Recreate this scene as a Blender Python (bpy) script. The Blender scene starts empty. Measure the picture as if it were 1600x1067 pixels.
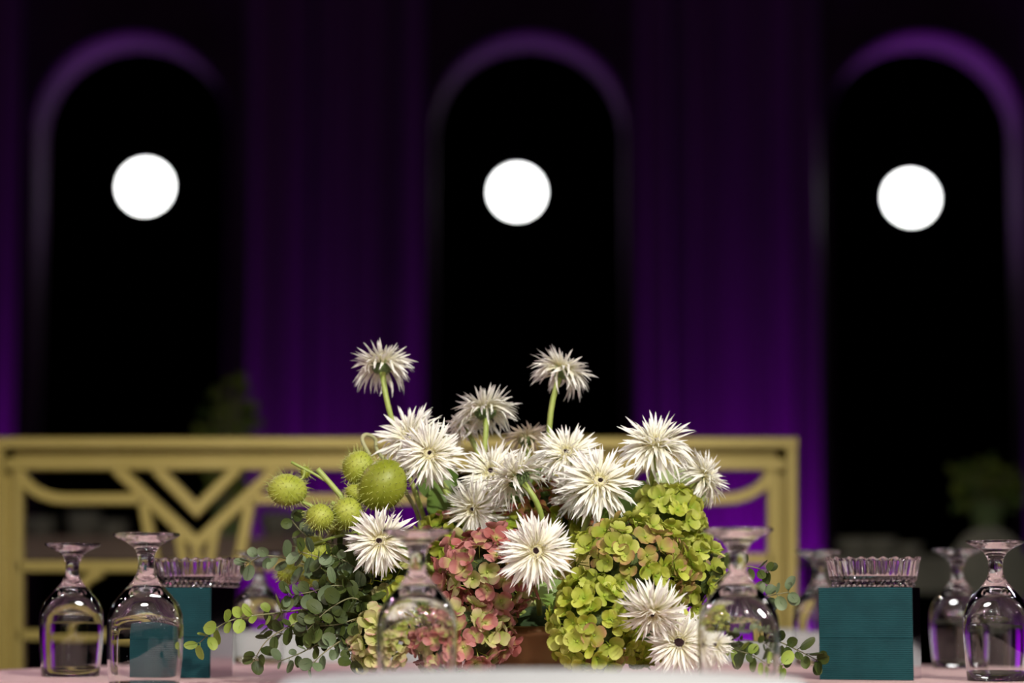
import bpy, math, random
from mathutils import Vector, Matrix
random.seed(7)
R = math.radians; PI = math.pi
S = bpy.context.scene; C = S.collection

# ------------------------------------------------------------------ camera
F = 85/36*1600; TH = math.atan(395/F); CZ = 0.853
def at(px, py, Y):
    u = (px-800)/F; v = (533.5-py)/F
    d = Vector((u, math.cos(TH)-v*math.sin(TH), math.sin(TH)+v*math.cos(TH)))
    return Vector((0, 0, CZ)) + d*(Y/d.y)
def m_at(px, Y): return px*Y/F          # pixels -> metres at distance Y
cam = bpy.data.objects.new('camera', bpy.data.cameras.new('camera')); C.objects.link(cam)
cam.location = (0, 0, CZ); cam.rotation_euler = (PI/2+TH, 0, 0)
cam.data.lens = 85; cam.data.sensor_width = 36; cam.data.clip_end = 100; cam.data.clip_start = .05
cam.data.dof.use_dof = True; cam.data.dof.focus_distance = 2.76; cam.data.dof.aperture_fstop = 2.7
S.camera = cam
# ------------------------------------------------------------------ world, exposure
w = bpy.data.worlds.new('world'); S.world = w; w.use_nodes = True
w.node_tree.nodes['Background'].inputs[0].default_value = (.30, .24, .34, 1)
w.node_tree.nodes['Background'].inputs[1].default_value = 0.005
S.view_settings.view_transform = 'Standard'; S.view_settings.look = 'None'
S.view_settings.gamma = 1; S.view_settings.exposure = 0.0; S.view_settings.use_curve_mapping = False
S.cycles.max_bounces = 14; S.cycles.transmission_bounces = 14; S.cycles.transparent_max_bounces = 12
S.cycles.sample_clamp_indirect = 80.0
# ------------------------------------------------------------------ lights
def spot(name, loc, tgt, power, col, size, blend=.5, rad=.05):
    l = bpy.data.lights.new(name, 'SPOT'); l.energy = power; l.color = col; l.spot_size = R(size)
    l.spot_blend = blend; l.shadow_soft_size = rad
    o = bpy.data.objects.new(name, l); C.objects.link(o); o.location = loc
    o.rotation_euler = (Vector(tgt)-Vector(loc)).to_track_quat('-Z', 'Y').to_euler(); return o
def point(name, loc, power, col, rad):
    l = bpy.data.lights.new(name, 'POINT'); l.energy = power; l.color = col; l.shadow_soft_size = rad
    o = bpy.data.objects.new(name, l); C.objects.link(o); o.location = loc; return o
spot('key_light', (1.7, -.9, 3.6), (.05, 3.1, .9), 950, (1, .96, .85), 30, .6, .05)
spot('front_light', (.3, -3.2, 3.2), (0, 3.2, .9), 110, (1, .95, .92), 26, .6, .05)
spot('back_light', (-1.9, 6.3, 3.6), (0, 2.9, .85), 90, (1, .75, .95), 30, .6, .05)
spot('screen_light', (-1.0, .6, 3.9), (-.1, 4.8, 1.0), 70, (1, .88, .62), 34, .6, .06)
for k, (x, y, z, c_) in enumerate(((-1.5, -.6, 3.1, 0), (-1.35, -.6, 3.1, 0), (-1.5, -.6, 2.85, 1), (-.3, -1.0, 3.3, 1), (-.15, -1.0, 3.3, 2), (.9, -1.2, 3.2, 0), (.9, -1.2, 2.95, 0),
                                    (2.6, .4, 3.2, 1), (2.6, .55, 3.0, 2), (-2.6, .8, 3.0, 2), (-2.5, .9, 2.7, 3), (1.8, 5.6, 3.2, 0), (-.8, 5.8, 3.4, 1), (-2.2, 4.4, 2.6, 3), (2.5, 4.2, 2.6, 2))):
    spot('rig_spot', (x, y, z), (0, 3.0, .9), 42, [(1, .98, .92), (.85, 1, .97), (1, .72, .84), (1, .45, .72)][c_], 34, .5, .04)
for i in range(6):                       # small house lamps on the rig, seen as sparks in the glass
    for j in range(3):
        point('glint_lamp', (-2.3+i*.95+.3*j, -1.6+j*1.1, 2.7+.3*((i+j) % 3)), 2.5, [(1, .96, .9), (.88, 1, .97), (1, .85, .95)][j], .05)
for s_ in (-1, 1):  # side lamps added only to put bright reflections on the goblet edges
    for k in range(4): point('glint_lamp', (s_*(2.1+.3*k), 1.2+k*1.5, 1.9+.35*(k % 3)), 2.0, [(.9, 1, .95), (1, .55, .85), (1, .97, .9), (.8, .7, 1)][k], .05)
point('glint_lamp', (.25, -1.0, 2.5), 5, (1, .25, .55), .05)
point('glint_lamp', (-.9, -.6, 2.4), 5, (1, .2, .5), .05)
point('glint_lamp', (-2.2, 1.2, 2.2), 1.6, (1, .2, .55), .05)
point('glint_lamp', (2.4, 1.4, 2.4), 1.6, (.9, .5, 1), .05)
WY = 14.0
PUR = (.50, .01, .95)
for (x, s) in ((-3.36, 1), (-1.04, 1), (1.24, 1.25), (3.5, 1)):
    for dx in (-.28, .3):
        spot('floor_uplight', (x+dx, WY-.50, .1), (x+dx*.8, WY-.1, .85), 48*s, PUR, 74, 1.0, .03)
for (x, dx, s) in ((-2.2, .25, 1), (.1, -.25, .7), (2.38, -.3, 2.2)):
    spot('arch_uplight', (x+dx, WY+.12, .1), (x-dx*.9, WY+.12, 4.1), 150*s, (.55, .05, 1), 24, .8, .05)

# ------------------------------------------------------------------ materials
def mat(name, col, rough=.5, metal=0, spec=.5, emit=None, trans=0, ior=1.5, sheen=0):
    m = bpy.data.materials.new(name); m.use_nodes = True; b = m.node_tree.nodes['Principled BSDF']
    b.inputs['Base Color'].default_value = (*col, 1); b.inputs['Roughness'].default_value = rough
    b.inputs['Metallic'].default_value = metal; b.inputs['Specular IOR Level'].default_value = spec
    b.inputs['Transmission Weight'].default_value = trans; b.inputs['IOR'].default_value = ior
    b.inputs['Sheen Weight'].default_value = sheen
    if emit:
        b.inputs['Emission Color'].default_value = (*emit[0], 1); b.inputs['Emission Strength'].default_value = emit[1]
    return m
def petal_mat(name, stops, rnd=.25, thin=.3, noise=None, rough=.6, bump=0):
    """stops along the petal's own length (local Y), random brightness per petal, light through it"""
    m = bpy.data.materials.new(name); m.use_nodes = True; nt = m.node_tree; N = nt.nodes; L = nt.links
    b = N['Principled BSDF']; out = N['Material Output']
    tc = N.new('ShaderNodeTexCoord'); sp = N.new('ShaderNodeSeparateXYZ'); L.new(tc.outputs['Object'], sp.inputs[0])
    ramp = N.new('ShaderNodeValToRGB'); e = ramp.color_ramp.elements
    while len(e) < len(stops): e.new(.5)
    for k, (p, c) in enumerate(stops): e[k].position = p; e[k].color = (*c, 1)
    nz = N.new('ShaderNodeTexNoise'); nz.inputs['Scale'].default_value = 3.0; L.new(tc.outputs['Object'], nz.inputs['Vector'])
    oi = N.new('ShaderNodeObjectInfo')
    a = N.new('ShaderNodeMath'); a.operation = 'MULTIPLY_ADD'; a.inputs[1].default_value = .35; L.new(nz.outputs[0], a.inputs[0]); 
    s = N.new('ShaderNodeMath'); s.operation = 'MULTIPLY_ADD'; s.inputs[1].default_value = .4; s.inputs[2].default_value = -.38
    L.new(oi.outputs['Random'], s.inputs[0]); L.new(s.outputs[0], a.inputs[2])
    ad = N.new('ShaderNodeMath'); ad.operation = 'ADD'; L.new(sp.outputs[1], ad.inputs[0]); L.new(a.outputs[0], ad.inputs[1])
    L.new(ad.outputs[0] if noise else sp.outputs[1], ramp.inputs[0])
    hv = N.new('ShaderNodeHueSaturation'); mr = N.new('ShaderNodeMapRange')
    mr.inputs['To Min'].default_value = 1-rnd; mr.inputs['To Max'].default_value = 1+rnd*.3
    L.new(oi.outputs['Random'], mr.inputs[0]); L.new(mr.outputs[0], hv.inputs['Value']); L.new(ramp.outputs[0], hv.inputs['Color'])
    L.new(hv.outputs[0], b.inputs['Base Color']); b.inputs['Roughness'].default_value = rough
    b.inputs['Specular IOR Level'].default_value = .3
    wv = N.new('ShaderNodeTexNoise'); mp = N.new('ShaderNodeMapping'); mp.inputs['Scale'].default_value = (14, 1.2, 1)
    L.new(tc.outputs['Object'], mp.inputs[0]); L.new(mp.outputs[0], wv.inputs['Vector'])
    bp = N.new('ShaderNodeBump'); bp.inputs['Strength'].default_value = .25; bp.inputs['Distance'].default_value = .001
    L.new(wv.outputs[0], bp.inputs['Height']); L.new(bp.outputs[0], b.inputs['Normal'])
    tr = N.new('ShaderNodeBsdfTranslucent'); L.new(hv.outputs[0], tr.inputs[0])
    mx = N.new('ShaderNodeMixShader'); mx.inputs[0].default_value = thin
    L.new(b.outputs[0], mx.inputs[1]); L.new(tr.outputs[0], mx.inputs[2]); L.new(mx.outputs[0], out.inputs[0])
    return m
def noisy(m, c1, c2, scale, bump=0, stretch=(1, 1, 1), bscale=None):
    nt = m.node_tree; N = nt.nodes; L = nt.links; b = N['Principled BSDF']
    tc = N.new('ShaderNodeTexCoord'); mp = N.new('ShaderNodeMapping'); mp.inputs['Scale'].default_value = stretch
    L.new(tc.outputs['Object'], mp.inputs[0])
    nz = N.new('ShaderNodeTexNoise'); nz.inputs['Scale'].default_value = scale; L.new(mp.outputs[0], nz.inputs['Vector'])
    r = N.new('ShaderNodeValToRGB'); r.color_ramp.elements[0].color = (*c1, 1); r.color_ramp.elements[1].color = (*c2, 1)
    r.color_ramp.elements[0].position = .3; r.color_ramp.elements[1].position = .7
    L.new(nz.outputs[0], r.inputs[0]); L.new(r.outputs[0], b.inputs['Base Color'])
    if bump:
        n2 = N.new('ShaderNodeTexNoise'); n2.inputs['Scale'].default_value = bscale or scale*6; L.new(mp.outputs[0], n2.inputs['Vector'])
        bp = N.new('ShaderNodeBump'); bp.inputs['Strength'].default_value = bump; bp.inputs['Distance'].default_value = .002
        L.new(n2.outputs[0], bp.inputs['Height']); L.new(bp.outputs[0], b.inputs['Normal'])
    return m
M = {}
M['glass'] = mat('clear_glass', (1, 1, 1), 0.0, trans=1, ior=1.5)
M['crystal'] = mat('cut_crystal', (1, .97, .98), 0.02, trans=1, ior=1.54)
M['gold'] = noisy(mat('gold_paint', (.5, .38, .1), .42, .35), (.37, .285, .075), (.42, .325, .10), 6)
M['cloth'] = noisy(mat('pink_cloth', (.7, .5, .5), .85), (.50, .34, .33), (.57, .40, .38), 5, .3, bscale=900)
M['chair'] = noisy(mat('white_upholstery', (.7, .7, .7), .7, sheen=.1), (.38, .38, .385), (.43, .43, .43), 8, .2, bscale=500)
M['wood'] = noisy(mat('pale_wood', (.3, .2, .12), .5), (.2, .12, .07), (.34, .22, .13), 4, .1, (1, 1, 12))
M['floor'] = noisy(mat('dark_carpet', (.03, .02, .03), .9), (.02, .016, .022), (.045, .035, .045), 20, .3)
M['wall'] = noisy(mat('dark_plaster', (.1, .08, .1), .9), (.10, .03, .11), (.15, .045, .16), 3, .2)
M['drape'] = noisy(mat('satin_drape', (.3, .25, .3), .6, sheen=.3), (.24, .07, .26), (.36, .10, .38), 2.5, 0, (8, 8, .3))  # purple of the uplighting is also put into the drape and wall colours
M['black'] = mat('black_backing', (.003, .003, .003), .95, spec=.05)
M['housing'] = mat('black_housing', (.015, .015, .017), .5)
M['lens'] = mat('lit_lens', (.8, .8, .8), .4, emit=((1, 1, 1), 9))
M['teal'] = noisy(mat('teal_ribbed_card', (.01, .06, .065), .7, spec=.25), (.004, .040, .047), (.006, .052, .060), 30, .2, bscale=900)
M['mirror'] = mat('dark_mirror', (.55, .5, .55), .06, metal=1)
M['copper'] = noisy(mat('copper_bowl', (.35, .16, .05), .38, .5), (.26, .14, .05), (.36, .20, .08), 9, .1)
M['foam'] = noisy(mat('green_foam', (.03, .06, .02), .9), (.02, .04, .012), (.04, .08, .02), 30, .5)
M['tan'] = noisy(mat('tan_cloth', (.3, .2, .15), .8), (.30, .21, .16), (.36, .26, .2), 4)
M['dull'] = noisy(mat('cream_cloth', (.4, .4, .3), .8), (.20, .20, .15), (.26, .25, .19), 8)
WH = (.88, .86, .76); CR = (.80, .73, .44)
M['petal'] = petal_mat('white_petal', [(0, (.78, .72, .36)), (.3, (.87, .84, .66)), (.7, (.92, .91, .84)), (1, (.93, .92, .88))], .10, .28)
M['petal_dull'] = petal_mat('dull_petal', [(0, (.62, .55, .28)), (.5, (.74, .66, .50)), (1, (.72, .62, .55))], .15, .28)  # darker, pinker petal colours for one gerbera at the back
M['disc'] = noisy(mat('flower_disc', (.6, .5, .15), .8), (.70, .62, .32), (.84, .80, .55), 300, .6)
M['eye'] = noisy(mat('dark_eye', (.02, .005, .008), .7), (.012, .003, .006), (.05, .012, .015), 400, .6)
M['stem'] = noisy(mat('green_stem', (.2, .28, .04), .5), (.22, .30, .05), (.34, .40, .10), 30, .2)
M['calyx'] = noisy(mat('green_calyx', (.1, .18, .05), .6), (.10, .17, .05), (.20, .28, .10), 200, .5)
LIME = (.44, .48, .045); LIME2 = (.57, .60, .11); PINK = (.48, .17, .15); ROSE = (.36, .085, .075); TANP = (.52, .30, .15)
M['hy_pink'] = petal_mat('pink_sepal', [(0, (.55, .58, .15)), (.30, (.60, .42, .20)), (.55, PINK), (1, (.54, .24, .22))], .35, .3, 1)
M['hy_rose'] = petal_mat('rose_sepal', [(0, (.52, .42, .14)), (.35, ROSE), (1, (.42, .14, .12))], .3, .25, 1)
M['hy_cream'] = petal_mat('cream_sepal', [(0, (.38, .45, .08)), (.5, (.54, .53, .19)), (.95, (.58, .49, .27)), (1, (.56, .32, .24))], .2, .3, 1)
M['hy_lime'] = petal_mat('lime_sepal', [(0, (.36, .50, .04)), (.5, LIME), (1, LIME2)], .3, .35, 1)
M['hy_lime2'] = petal_mat('pale_lime_sepal', [(0, (.34, .43, .04)), (.5, (.48, .53, .08)), (1, (.62, .64, .17))], .25, .35, 1)
M['hy_tan'] = petal_mat('blushed_sepal', [(0, (.33, .37, .06)), (.45, (.42, .38, .08)), (1, (.44, .25, .12))], .3, .3, 1)
M['hy_russet'] = petal_mat('russet_sepal', [(0, (.28, .26, .05)), (.5, (.34, .13, .05)), (1, (.30, .08, .05))], .4, .25, 1)
M['euc'] = petal_mat('eucalyptus_leaf', [(0, (.045, .070, .012)), (1, (.08, .105, .026))], .5, .2, 1, .45)
M['euc_grey'] = petal_mat('grey_eucalyptus_leaf', [(0, (.11, .16, .07)), (1, (.17, .22, .12))], .4, .2, 1, .45)
M['euc_lime'] = petal_mat('young_eucalyptus_leaf', [(0, (.24, .34, .05)), (1, (.36, .46, .09))], .3, .35, 1, .45)
M['euc_stem'] = noisy(mat('eucalyptus_stem', (.15, .15, .06), .6), (.10, .11, .04), (.20, .18, .09), 30)
M['leaf'] = petal_mat('green_leaf', [(0, (.10, .19, .03)), (1, (.20, .32, .06))], .4, .3, 1, .4)
M['leaf_pale'] = petal_mat('pale_green_leaf', [(0, (.30, .42, .12)), (1, (.42, .52, .24))], .2, .3, 1, .5)
M['core'] = noisy(mat('shade_core', (.08, .13, .02), .8), (.02, .035, .008), (.07, .10, .02), 90, .6)  # dark lumpy ball standing in for the shaded gaps between florets
M['pod'] = noisy(mat('balloon_pod', (.45, .55, .06), .6), (.26, .30, .02), (.35, .38, .05), 40, .3, bscale=150)
M['pod_deep'] = noisy(mat('ripe_pod', (.3, .36, .02), .5), (.17, .20, .008), (.24, .27, .02), 40, .3, bscale=150)
M['bristle'] = mat('pod_bristle', (.42, .46, .12), .6)
M['twig'] = noisy(mat('grey_twig', (.3, .3, .14), .6), (.24, .26, .10), (.38, .36, .2), 30)
for k in ('pod', 'pod_deep'): M[k].node_tree.nodes['Principled BSDF'].inputs['Subsurface Weight'].default_value = 0

# ------------------------------------------------------------------ builders
class MB:
    def __init__(s): s.v = []; s.f = []
    def add(s, vs, fs, mx=None):
        o = len(s.v); s.v += [(mx @ Vector(q)) if mx else Vector(q) for q in vs]; s.f += [tuple(i+o for i in f) for f in fs]; return s
    def box(s, a, b, mx=None):
        (x0, y0, z0), (x1, y1, z1) = a, b
        return s.add([(x0,y0,z0),(x1,y0,z0),(x1,y1,z0),(x0,y1,z0),(x0,y0,z1),(x1,y0,z1),(x1,y1,z1),(x0,y1,z1)],
                     [(0,3,2,1),(4,5,6,7),(0,1,5,4),(1,2,6,5),(2,3,7,6),(3,0,4,7)], mx)
    def tube(s, pts, rad, n=7, cap=True, flat=None):
        pts = [Vector(p) for p in pts]; k = len(pts)
        if not hasattr(rad, '__len__'): rad = [rad]*k
        vs = []; fs = []; t0 = (pts[1]-pts[0]).normalized()
        a = t0.orthogonal().normalized() if not flat else Vector(flat)
        for i, p in enumerate(pts):
            t = (pts[min(i+1, k-1)]-pts[max(i-1, 0)]).normalized()
            a = (a-t*a.dot(t)).normalized(); b = t.cross(a)
            for j in range(n):
                q = 2*PI*(j+(.5 if n == 4 else 0))/n
                vs.append(p+(a*math.cos(q)+b*math.sin(q))*rad[i])
        for i in range(k-1):
            for j in range(n):
                fs.append((i*n+j, i*n+(j+1)%n, (i+1)*n+(j+1)%n, (i+1)*n+j))
        if cap: fs += [tuple(range(n))[::-1], tuple((k-1)*n+j for j in range(n))]
        return s.add(vs, fs)
    def lathe(s, prof, n=48, mx=None, mod=None):
        vs = []; fs = []; k = len(prof); idx = []
        for (r, z) in prof:
            if r < 1e-6: idx.append([len(vs)]*n); vs.append((0, 0, z))
            else:
                row = []
                for j in range(n):
                    q = 2*PI*j/n; rr = r*(mod(q, z) if mod else 1)
                    row.append(len(vs)); vs.append((rr*math.cos(q), rr*math.sin(q), z))
                idx.append(row)
        for i in range(k-1):
            for j in range(n):
                f = []
                for q in (idx[i][j], idx[i][(j+1)%n], idx[i+1][(j+1)%n], idx[i+1][j]):
                    if q not in f: f.append(q)
                if len(f) > 2: fs.append(tuple(f))
        return s.add(vs, fs, mx)
    def ellipsoid(s, c, r, n=16, k=10, mx=None, jit=0):
        prof = [(math.sin(PI*i/k), -math.cos(PI*i/k)) for i in range(k+1)]
        prof[0] = (0, -1); prof[-1] = (0, 1); t = MB().lathe(prof, n)
        vs = [Vector((v.x*r[0], v.y*r[1], v.z*r[2]))*(1+random.uniform(-jit, jit))+Vector(c) for v in t.v]
        return s.add(vs, t.f, mx)
    def mesh(s, name, m, smooth=True):
        me = bpy.data.meshes.new(name); me.from_pydata([tuple(v) for v in s.v], [], s.f); me.update()
        if smooth: me.polygons.foreach_set('use_smooth', [True]*len(me.polygons))
        me.materials.append(m); return me
    def build(s, name, m, parent=None, smooth=True, mx=None):
        if parent is not None and mx is None: mx = Matrix()
        return link(name, s.mesh(name, m, smooth), parent, mx)
def link(name, me, parent=None, mx=None):
    o = bpy.data.objects.new(name, me); C.objects.link(o)
    if parent is not None: o.parent = parent
    if mx is not None: o.matrix_basis = mx
    return o
def thing(name, label, cat, loc=(0, 0, 0), rotz=0, group=None, mx=None):
    o = bpy.data.objects.new(name, None); C.objects.link(o); o.empty_display_size = .02
    o.matrix_basis = mx if mx is not None else Matrix.Translation(Vector(loc)) @ Matrix.Rotation(rotz, 4, 'Z')
    tag(o, label, cat, group); return o
def tag(o, label, cat, group=None, kind=None):
    o['label'] = label; o['category'] = cat
    if group: o['group'] = group
    if kind: o['kind'] = kind
    return o
def structure(o, label=None):
    o['kind'] = 'structure'
    if label: o['label'] = label
    return o
def dup(root, label, mx):
    r = root.copy(); C.objects.link(r); r.matrix_basis = mx; r['label'] = label
    for ch in list(root.children):
        c = ch.copy(); C.objects.link(c); c.parent = r
        for g in ch.children:
            d = g.copy(); C.objects.link(d); d.parent = c
    return r
def frame(n, roll=0, loc=(0, 0, 0)):
    n = Vector(n).normalized()
    x = Vector((0, 0, 1)).cross(n)
    x = Vector((1, 0, 0)) if x.length < 1e-3 else x.normalized()
    y = n.cross(x); m = Matrix((x, y, n)).transposed().to_4x4()
    return Matrix.Translation(Vector(loc)) @ m @ Matrix.Rotation(roll, 4, 'Z')
def bez(p0, p1, p2, p3, n=10):
    return [p0*(1-t)**3+p1*3*t*(1-t)**2+p2*3*t*t*(1-t)+p3*t**3 for t in [i/n for i in range(n+1)]]
def spline(pts, sub=5):
    out = []
    for i in range(len(pts)-1):
        a = pts[max(i-1, 0)]; b = pts[i]; c = pts[i+1]; d = pts[min(i+2, len(pts)-1)]
        for k in range(sub):
            t = k/sub
            out.append(.5*((2*b)+(c-a)*t+(2*a-5*b+4*c-d)*t*t+(3*b-a-3*c+d)*t**3))
    return out+[pts[-1]]

# ------------------------------------------------------------------ the setting
structure(MB().box((-14, -8, -.1), (14, 22, 0)).build('floor', M['floor'], smooth=False))
structure(MB().box((-14, -8, 7), (14, 22, 7.1)).build('ceiling', M['black'], smooth=False))
structure(MB().box((-14.1, -8, 0), (-14, 22, 7)).build('wall_left', M['wall'], smooth=False))
structure(MB().box((14, -8, 0), (14.1, 22, 7)).build('wall_right', M['wall'], smooth=False))
structure(MB().box((-14, 21.9, 0), (14, 22, 7)).build('wall_far', M['black'], smooth=False))
AR = m_at(152, WY)
SPR = at(800, 207, WY).z
ACX = [at(p, 200, WY).x for p in (-410, 207, 827, 1443, 2062)]
wall = MB(); TOPZ = 7; DEP = .3
edges = [-14]+[v for c in ACX for v in (c-AR, c+AR)]+[14]
for i in range(0, len(edges), 2):
    wall.add([(edges[i], WY, 0), (edges[i+1], WY, 0), (edges[i+1], WY, TOPZ), (edges[i], WY, TOPZ)], [(0, 1, 2, 3)])
for c in ACX:
    n = 40; arc = [(c-AR*math.cos(PI*k/n), SPR+AR*math.sin(PI*k/n)) for k in range(n+1)]
    for k in range(n):
        (x0, z0), (x1, z1) = arc[k], arc[k+1]
        wall.add([(x0, WY, z0), (x1, WY, z1), (x1, WY, TOPZ), (x0, WY, TOPZ)], [(0, 1, 2, 3)])
        wall.add([(x0, WY, z0), (x0, WY+DEP, z0), (x1, WY+DEP, z1), (x1, WY, z1)], [(0, 1, 2, 3)])
    for s in (-1, 1):
        wall.add([(c+s*AR, WY, 0), (c+s*AR, WY+DEP, 0), (c+s*AR, WY+DEP, SPR), (c+s*AR, WY, SPR)], [(0, 1, 2, 3)])
structure(wall.build('wall_back', M['wall'], smooth=False))
for i, c in enumerate(ACX):             # raised moulding round the head of each arch
    t = MB(); n = 40; prof = [(AR+.0, 0), (AR+.0, -.03), (AR+.02, -.04), (AR+.05, -.04), (AR+.07, -.02), (AR+.07, 0)]
    vs = []; fs = []
    for k in range(n+1):
        q = PI*k/n
        for (r, y) in prof: vs.append((c-r*math.cos(q), WY+y, SPR+r*math.sin(q)))
    m_ = len(prof)
    for k in range(n):
        for j in range(m_-1): fs.append((k*m_+j, k*m_+j+1, (k+1)*m_+j+1, (k+1)*m_+j))
    structure(t.add(vs, fs).build('trim_%d' % (i+1), M['wall']))

# curtains on the piers between the arches
pier = [(ACX[k]+AR+.05, ACX[k+1]-AR-.05) for k in range(4)]
cl = ['purple lit curtain at the far left edge of the wall', 'purple lit pleated curtain between the left and middle arches',
      'purple lit pleated curtain between the middle and right arches', 'purple lit curtain at the far right edge of the wall']
for (x0, x1), lb in zip(pier, cl):
    t = thing('curtain', lb, 'curtain', ((x0+x1)/2, WY-.12, 0), 0, 'curtains between the arches')
    b = MB(); nx = 150; nz = 8; rows = []
    ph = random.uniform(0, 6); wd = x1-x0
    zt = 6.6
    for k in range(nz+1):
        z = .02+(zt-.02)*k/nz
        for i in range(nx+1):
            u = i/nx; g = 2*PI*6*(u+.03*math.sin(9*u+ph))
            amp = .07*(1+.6*math.sin(17*u+ph)+.3*math.sin(31*u))*(1-.25*k/nz)
            b.v.append(Vector(((u-.5)*wd, amp*math.sin(g)+.012*math.sin(2.3*g+ph)+.05*math.sin(5*u*PI+ph), z)))
    for k in range(nz):
        for i in range(nx):
            a = k*(nx+1)+i; b.f.append((a, a+1, a+nx+2, a+nx+1))
    b.build('panel', M['drape'], t)
    h = MB(); h.tube([(-wd/2, 0, zt+.02), (wd/2, 0, zt+.02)], .02, 8); h.build('curtain_rod', M['housing'], t)

# stage lamps shining through the arches
for (px, py, lb) in ((227.5, 292, 'round white stage lamp glowing in the left arch'), (808, 300.5, 'round white stage lamp glowing in the middle arch'),
                     (1423, 309.5, 'round white stage lamp glowing in the right arch')):
    p = at(px, py, 15.2); r_ = m_at(39, 15.2)
    t = thing('stage_lamp', lb, 'lamp', p, 0, 'stage lamps in the arches')
    b = MB(); mx = Matrix.Rotation(PI/2, 4, 'X')
    b.lathe([(0, -.30), (r_*.6, -.30), (r_*.9, -.2), (r_*1.06, -.02), (r_*1.06, .03), (r_*1.0, .03), (r_*1.0, 0), (0, 0)], 40, mx)
    b.build('housing', M['housing'], t)
    MB().lathe([(0, .012), (r_*.6, .009), (r_*.985, .002)], 40, mx).build('lens', M['lens'], t)
    y = MB(); y.tube([(-r_*1.2, .12, 0), (-r_*1.2, .12, r_*1.35), (0, .12, r_*1.5), (r_*1.2, .12, r_*1.35), (r_*1.2, .12, 0)], .012, 6)
    y.tube([(-r_*1.2, .12, 0), (r_*1.2, .12, 0)], .01, 6)
    y.build('yoke', M['housing'], t)
    MB().tube([(0, .12, r_*1.5), (0, .12, 7-p.z)], .012, 6).build('drop_pole', M['housing'], t)

# ------------------------------------------------------------------ banquet table
TC = Vector((.05, 2.95, .75)); TR = .86
t = thing('banquet_table', 'round banquet table under a pale pink cloth, carrying the flowers', 'table', (TC.x, TC.y, 0))
b = MB()
def fold(q, z): return 1+(.025*math.sin(q*22)+.01*math.sin(q*37))*max(0, (.72-z)/.72)
b.lathe([(0, .75), (TR*.5, .75), (TR-.01, .75), (TR, .745), (TR+.004, .72), (TR+.007, .65), (TR+.01, .60), (TR+.012, .54)], 220, None, fold)
b.build('tablecloth', M['cloth'], t)
MB().lathe([(0, .715), (TR-.02, .715), (TR-.02, .735), (0, .735)], 48).build('tabletop', M['wood'], t)
for k in range(4):
    q = PI/4+k*PI/2
    MB().tube([(.55*math.cos(q), .55*math.sin(q), 0), (.5*math.cos(q), .5*math.sin(q), .715)], .018, 8).build('leg', M['housing'], t)

# round-backed white chairs
def chair_mesh(root, hw=.235, top=.795):
    b = MB(); n = 28; vs = []; fs = []; prof = []
    R0 = .30
    # curved shell: for each angle, an inner and outer wall, top rounded
    cols = []
    for i in range(n+1):
        u = -1+2*i/n; q = u*R(52)
        zt = top-.016*u*u-.26*max(0, abs(u)-.80)**1.3*3
        col = []
        for (dr, z) in ((0, .44), (0, zt-.03), (.006, zt-.008), (.02, zt), (.034, zt-.008), (.04, zt-.03), (.04, .44)):
            r = R0+dr; sl = (z-.44)*.12
            col.append(Vector((r*math.sin(q), -(r*math.cos(q))-sl+.08, z)))
        cols.append(col)
    for col in cols: b.v += col
    k = 7
    for i in range(n):
        for j in range(k):
            b.f.append((i*k+j, i*k+(j+1)%k, (i+1)*k+(j+1)%k, (i+1)*k+j))
    b.f += [tuple(range(k)), tuple(n*k+j for j in range(k))[::-1]]
    b.build('backrest', M['chair'], root)
    s = MB(); s.lathe([(0, .40), (.20, .40), (.235, .41), (.245, .44), (.235, .475), (.18, .49), (0, .492)], 40)
    s.build('seat', M['chair'], root)
    for sx in (-1, 1):
        for sy in (-1, 1):
            MB().tube([(sx*.19, sy*.18, 0), (sx*.16, sy*.15, .41)], [.012, .018], 8).build('leg', M['wood'], root)
ch = thing('dining_chair', 'white round-backed chair in the foreground, its blurred top edge across the bottom of the picture', 'chair',
           (.025, 2.20, 0), 0, 'white round-backed chairs at the table')
chair_mesh(ch)
def cmx(px, Y, inward=None, out=0):
    p = at(px, 1000, Y); d = Vector((TC.x, TC.y, 0))-Vector((p.x, p.y, 0)); a = math.atan2(d.y, d.x)-PI/2
    return Matrix.Translation((p.x, p.y, 0)) @ Matrix.Rotation(a, 4, 'Z')
for (px, Y, lb) in ((1690, 2.42, 'white round-backed chair at the bottom right corner, nearer than the glasses'),
                    (1115, 3.98, 'white round-backed chair across the table, behind the flowers\' right side'),
                    (505, 3.95, 'white round-backed chair across the table, behind the eucalyptus'),
                    (1690, 3.45, 'white round-backed chair beyond the two right-hand glasses')):
    dup(ch, lb, cmx(px, Y))

# ------------------------------------------------------------------ goblets, upside down
prof_out = [(.0355, 0), (.0362, .001), (.0372, .012), (.0392, .035), (.0401, .055), (.0401, .070), (.0388, .082), (.0345, .093), (.0262, .103),
            (.0180, .112), (.0125, .119), (.0093, .126), (.0083, .134), (.0086, .141), (.0102, .147), (.0140, .153), (.0215, .158), (.0305, .162), (.0350, .1645), (.0352, .166), (.0345, .1672), (.026, .1668), (.012, .1652), (0, .1645)]
prof_in = [(0, .1085), (.009, .1075), (.018, .1025), (.0265, .0955), (.033, .087), (.0372, .077), (.0385, .066), (.0386, .055), (.0377, .035), (.0357, .012), (.0347, .001), (.0355, 0)]
bowl = MB(); bowl.lathe(prof_in+prof_out[1:9], 64)
goblet = thing('wine_goblet', 'upturned clear goblet nearest the left edge of the picture', 'glass', group='upturned goblets on the table')
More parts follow.
